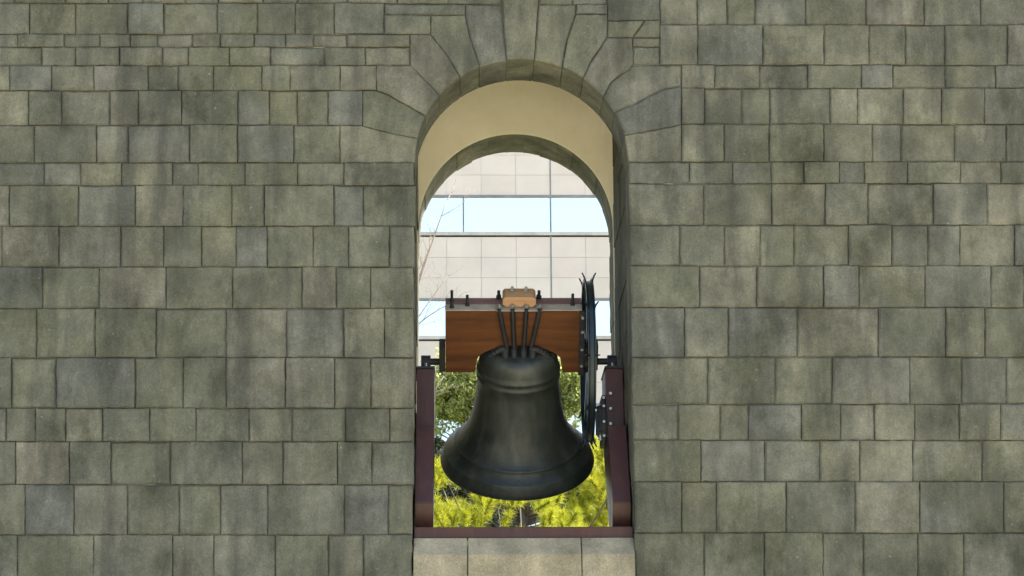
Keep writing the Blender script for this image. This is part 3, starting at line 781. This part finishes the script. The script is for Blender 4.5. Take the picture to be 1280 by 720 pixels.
pine('yellow-green pine beside the right frame post under the wheel', 17.5,
     [(745, 575, 8, 12), (748, 600, 9, 14), (735, 612, 8, 9), (745, 630, 9, 12), (748, 648, 9, 12), (728, 650, 8, 6), (755, 560, 6, 6), (765, 590, 10, 12), (772, 630, 12, 14), (750, 672, 12, 12), (785, 560, 12, 10), (720, 596, 5, 3)], (785, 660), 30)

pine('yellow-green pine standing behind the left pier of the arch', 20.0,
     [(478, 600, 16, 22), (455, 640, 20, 26), (495, 650, 12, 16), (470, 560, 12, 12), (430, 610, 16, 18)], (465, 660), 40)

def crown_tree(name, label, yy, blobs, base_uv, mat_, nleaf, size, r0, cat='tree'):
    b = at(*base_uv, yy); root = empty(name, label, cat, (b.x, yy, 0))
    pts, tg = [], []
    for (u, v, ru, rv, w_) in blobs:
        c = at(u, v, yy); sx_ = abs(at(u+ru, v, yy).x-c.x); sz_ = abs(at(u, v-rv, yy).z-c.z)
        nc = max(6, int(60*w_))
        for i in range(nc):                                # leaf clumps inside each lobe
            d = unit(1)[0]*rs.uniform(.35, 1.0)**.5; cc = np.array([c.x-b.x+d[0]*sx_, d[1]*sx_, c.z+d[2]*sz_]); tg.append(tuple(cc))
            k_ = int(nleaf*w_/nc*rs.uniform(.6, 1.4)); pts.append(cc+rs.normal(size=(k_, 3))*np.array([sx_, sx_, sz_])*.15)
    C = np.concatenate(pts); np_obj('crown', leaves(C, size, 1.6), 4, mat_, root)
    limb_tree(root, max(C[:, 2])*.86, (0, 0), tg[::2], r0, BARK)
crown_tree('broadleaf_tree', 'pale green leafy tree showing on both sides of the bell', 42,
           [(572, 492, 36, 34, 1.1), (640, 480, 45, 40, 1.2), (708, 482, 28, 32, 1.1), (572, 466, 22, 14, .3), (640, 540, 50, 40, .8), (562, 512, 18, 12, .4), (558, 498, 30, 50, .45), (716, 495, 20, 48, .45), (600, 462, 40, 16, .3)], (640, 600), PALELEAF, 6200, .12, .12)
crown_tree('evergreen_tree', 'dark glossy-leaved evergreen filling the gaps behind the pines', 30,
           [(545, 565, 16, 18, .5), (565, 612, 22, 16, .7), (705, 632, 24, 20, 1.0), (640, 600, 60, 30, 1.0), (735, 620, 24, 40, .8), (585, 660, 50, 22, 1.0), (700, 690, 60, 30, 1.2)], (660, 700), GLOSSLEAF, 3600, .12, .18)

# bare tree on the left: recursive twigs
yy = 24.0; b = at(505, 500, yy); root = empty('bare_tree', 'leafless tree with thin pale twigs beside the left of the arch', 'tree', (b.x, yy, 0))
bm = bmesh.new(); H0 = at(505, 430, yy).z
tube(bm, [(.1*math.sin(f_*4), .08*math.sin(f_*3), f_*H0) for f_ in np.linspace(0, 1, 10)], [.13*(1-.62*f_) for f_ in np.linspace(0, 1, 10)], 10)
obj('trunk', bm, TWIG, root, True)
bm = bmesh.new(); r3 = random.Random(11)
def grow(p, d, L, r, depth):
    d = d.normalized(); pts = [p]; q = Vector(p); dd = d.copy()
    for i in range(5):
        dd = (dd+Vector((r3.uniform(-.13, .13), r3.uniform(-.13, .13), .05))).normalized(); q = q+dd*L/5; pts.append(q.copy())
    tube(bm, pts, [r*(1-.6*i/5) for i in range(6)], 5)
    if depth == 0: return
    for i in range(r3.randint(3, 4)):
        k_ = r3.randint(1, 5); ang = r3.uniform(0, 6.28); side = dd.orthogonal().normalized(); side.rotate(Matrix.Rotation(ang, 3, dd))
        grow(pts[k_], dd*.8+side*r3.uniform(.4, .9), L*r3.uniform(.5, .75), r*.5, depth-1)
def rel(u, v, dy=0.0): return at(u, v, yy+dy)-Vector((b.x, yy, 0))
start = Vector((.1*math.sin(4), .08*math.sin(3), H0))
for tip, r_ in ((rel(559, 250), .020), (rel(540, 300, .3), .012), (rel(566, 378, -.3), .012), (rel(560, 345, .4), .010), (rel(520, 280, -.2), .014), (rel(490, 300), .015), (rel(555, 470, .3), .012), (rel(480, 360, .5), .014)):
    st_ = start if tip.z > start.z else start*.82
    mid = (st_+tip)/2+Vector((r3.uniform(-.1, .1), 0, .12)); P_ = [(1-f_)**2*st_+2*f_*(1-f_)*mid+f_*f_*tip for f_ in np.linspace(0, 1, 9).tolist()]
    tube(bm, P_, [r_*(1.5-1.15*f_) for f_ in np.linspace(0, 1, 9)], 6)
    for k_ in range(2, 9):
        dd = (P_[k_]-P_[k_-1]).normalized(); side = dd.orthogonal().normalized(); side.rotate(Matrix.Rotation(r3.uniform(0, 6.28), 3, dd))
        grow(P_[k_], dd*.9+side*.7, r3.uniform(.25, .55), r_*.4, 1)
obj('twigs', bm, TWIG, root, True)
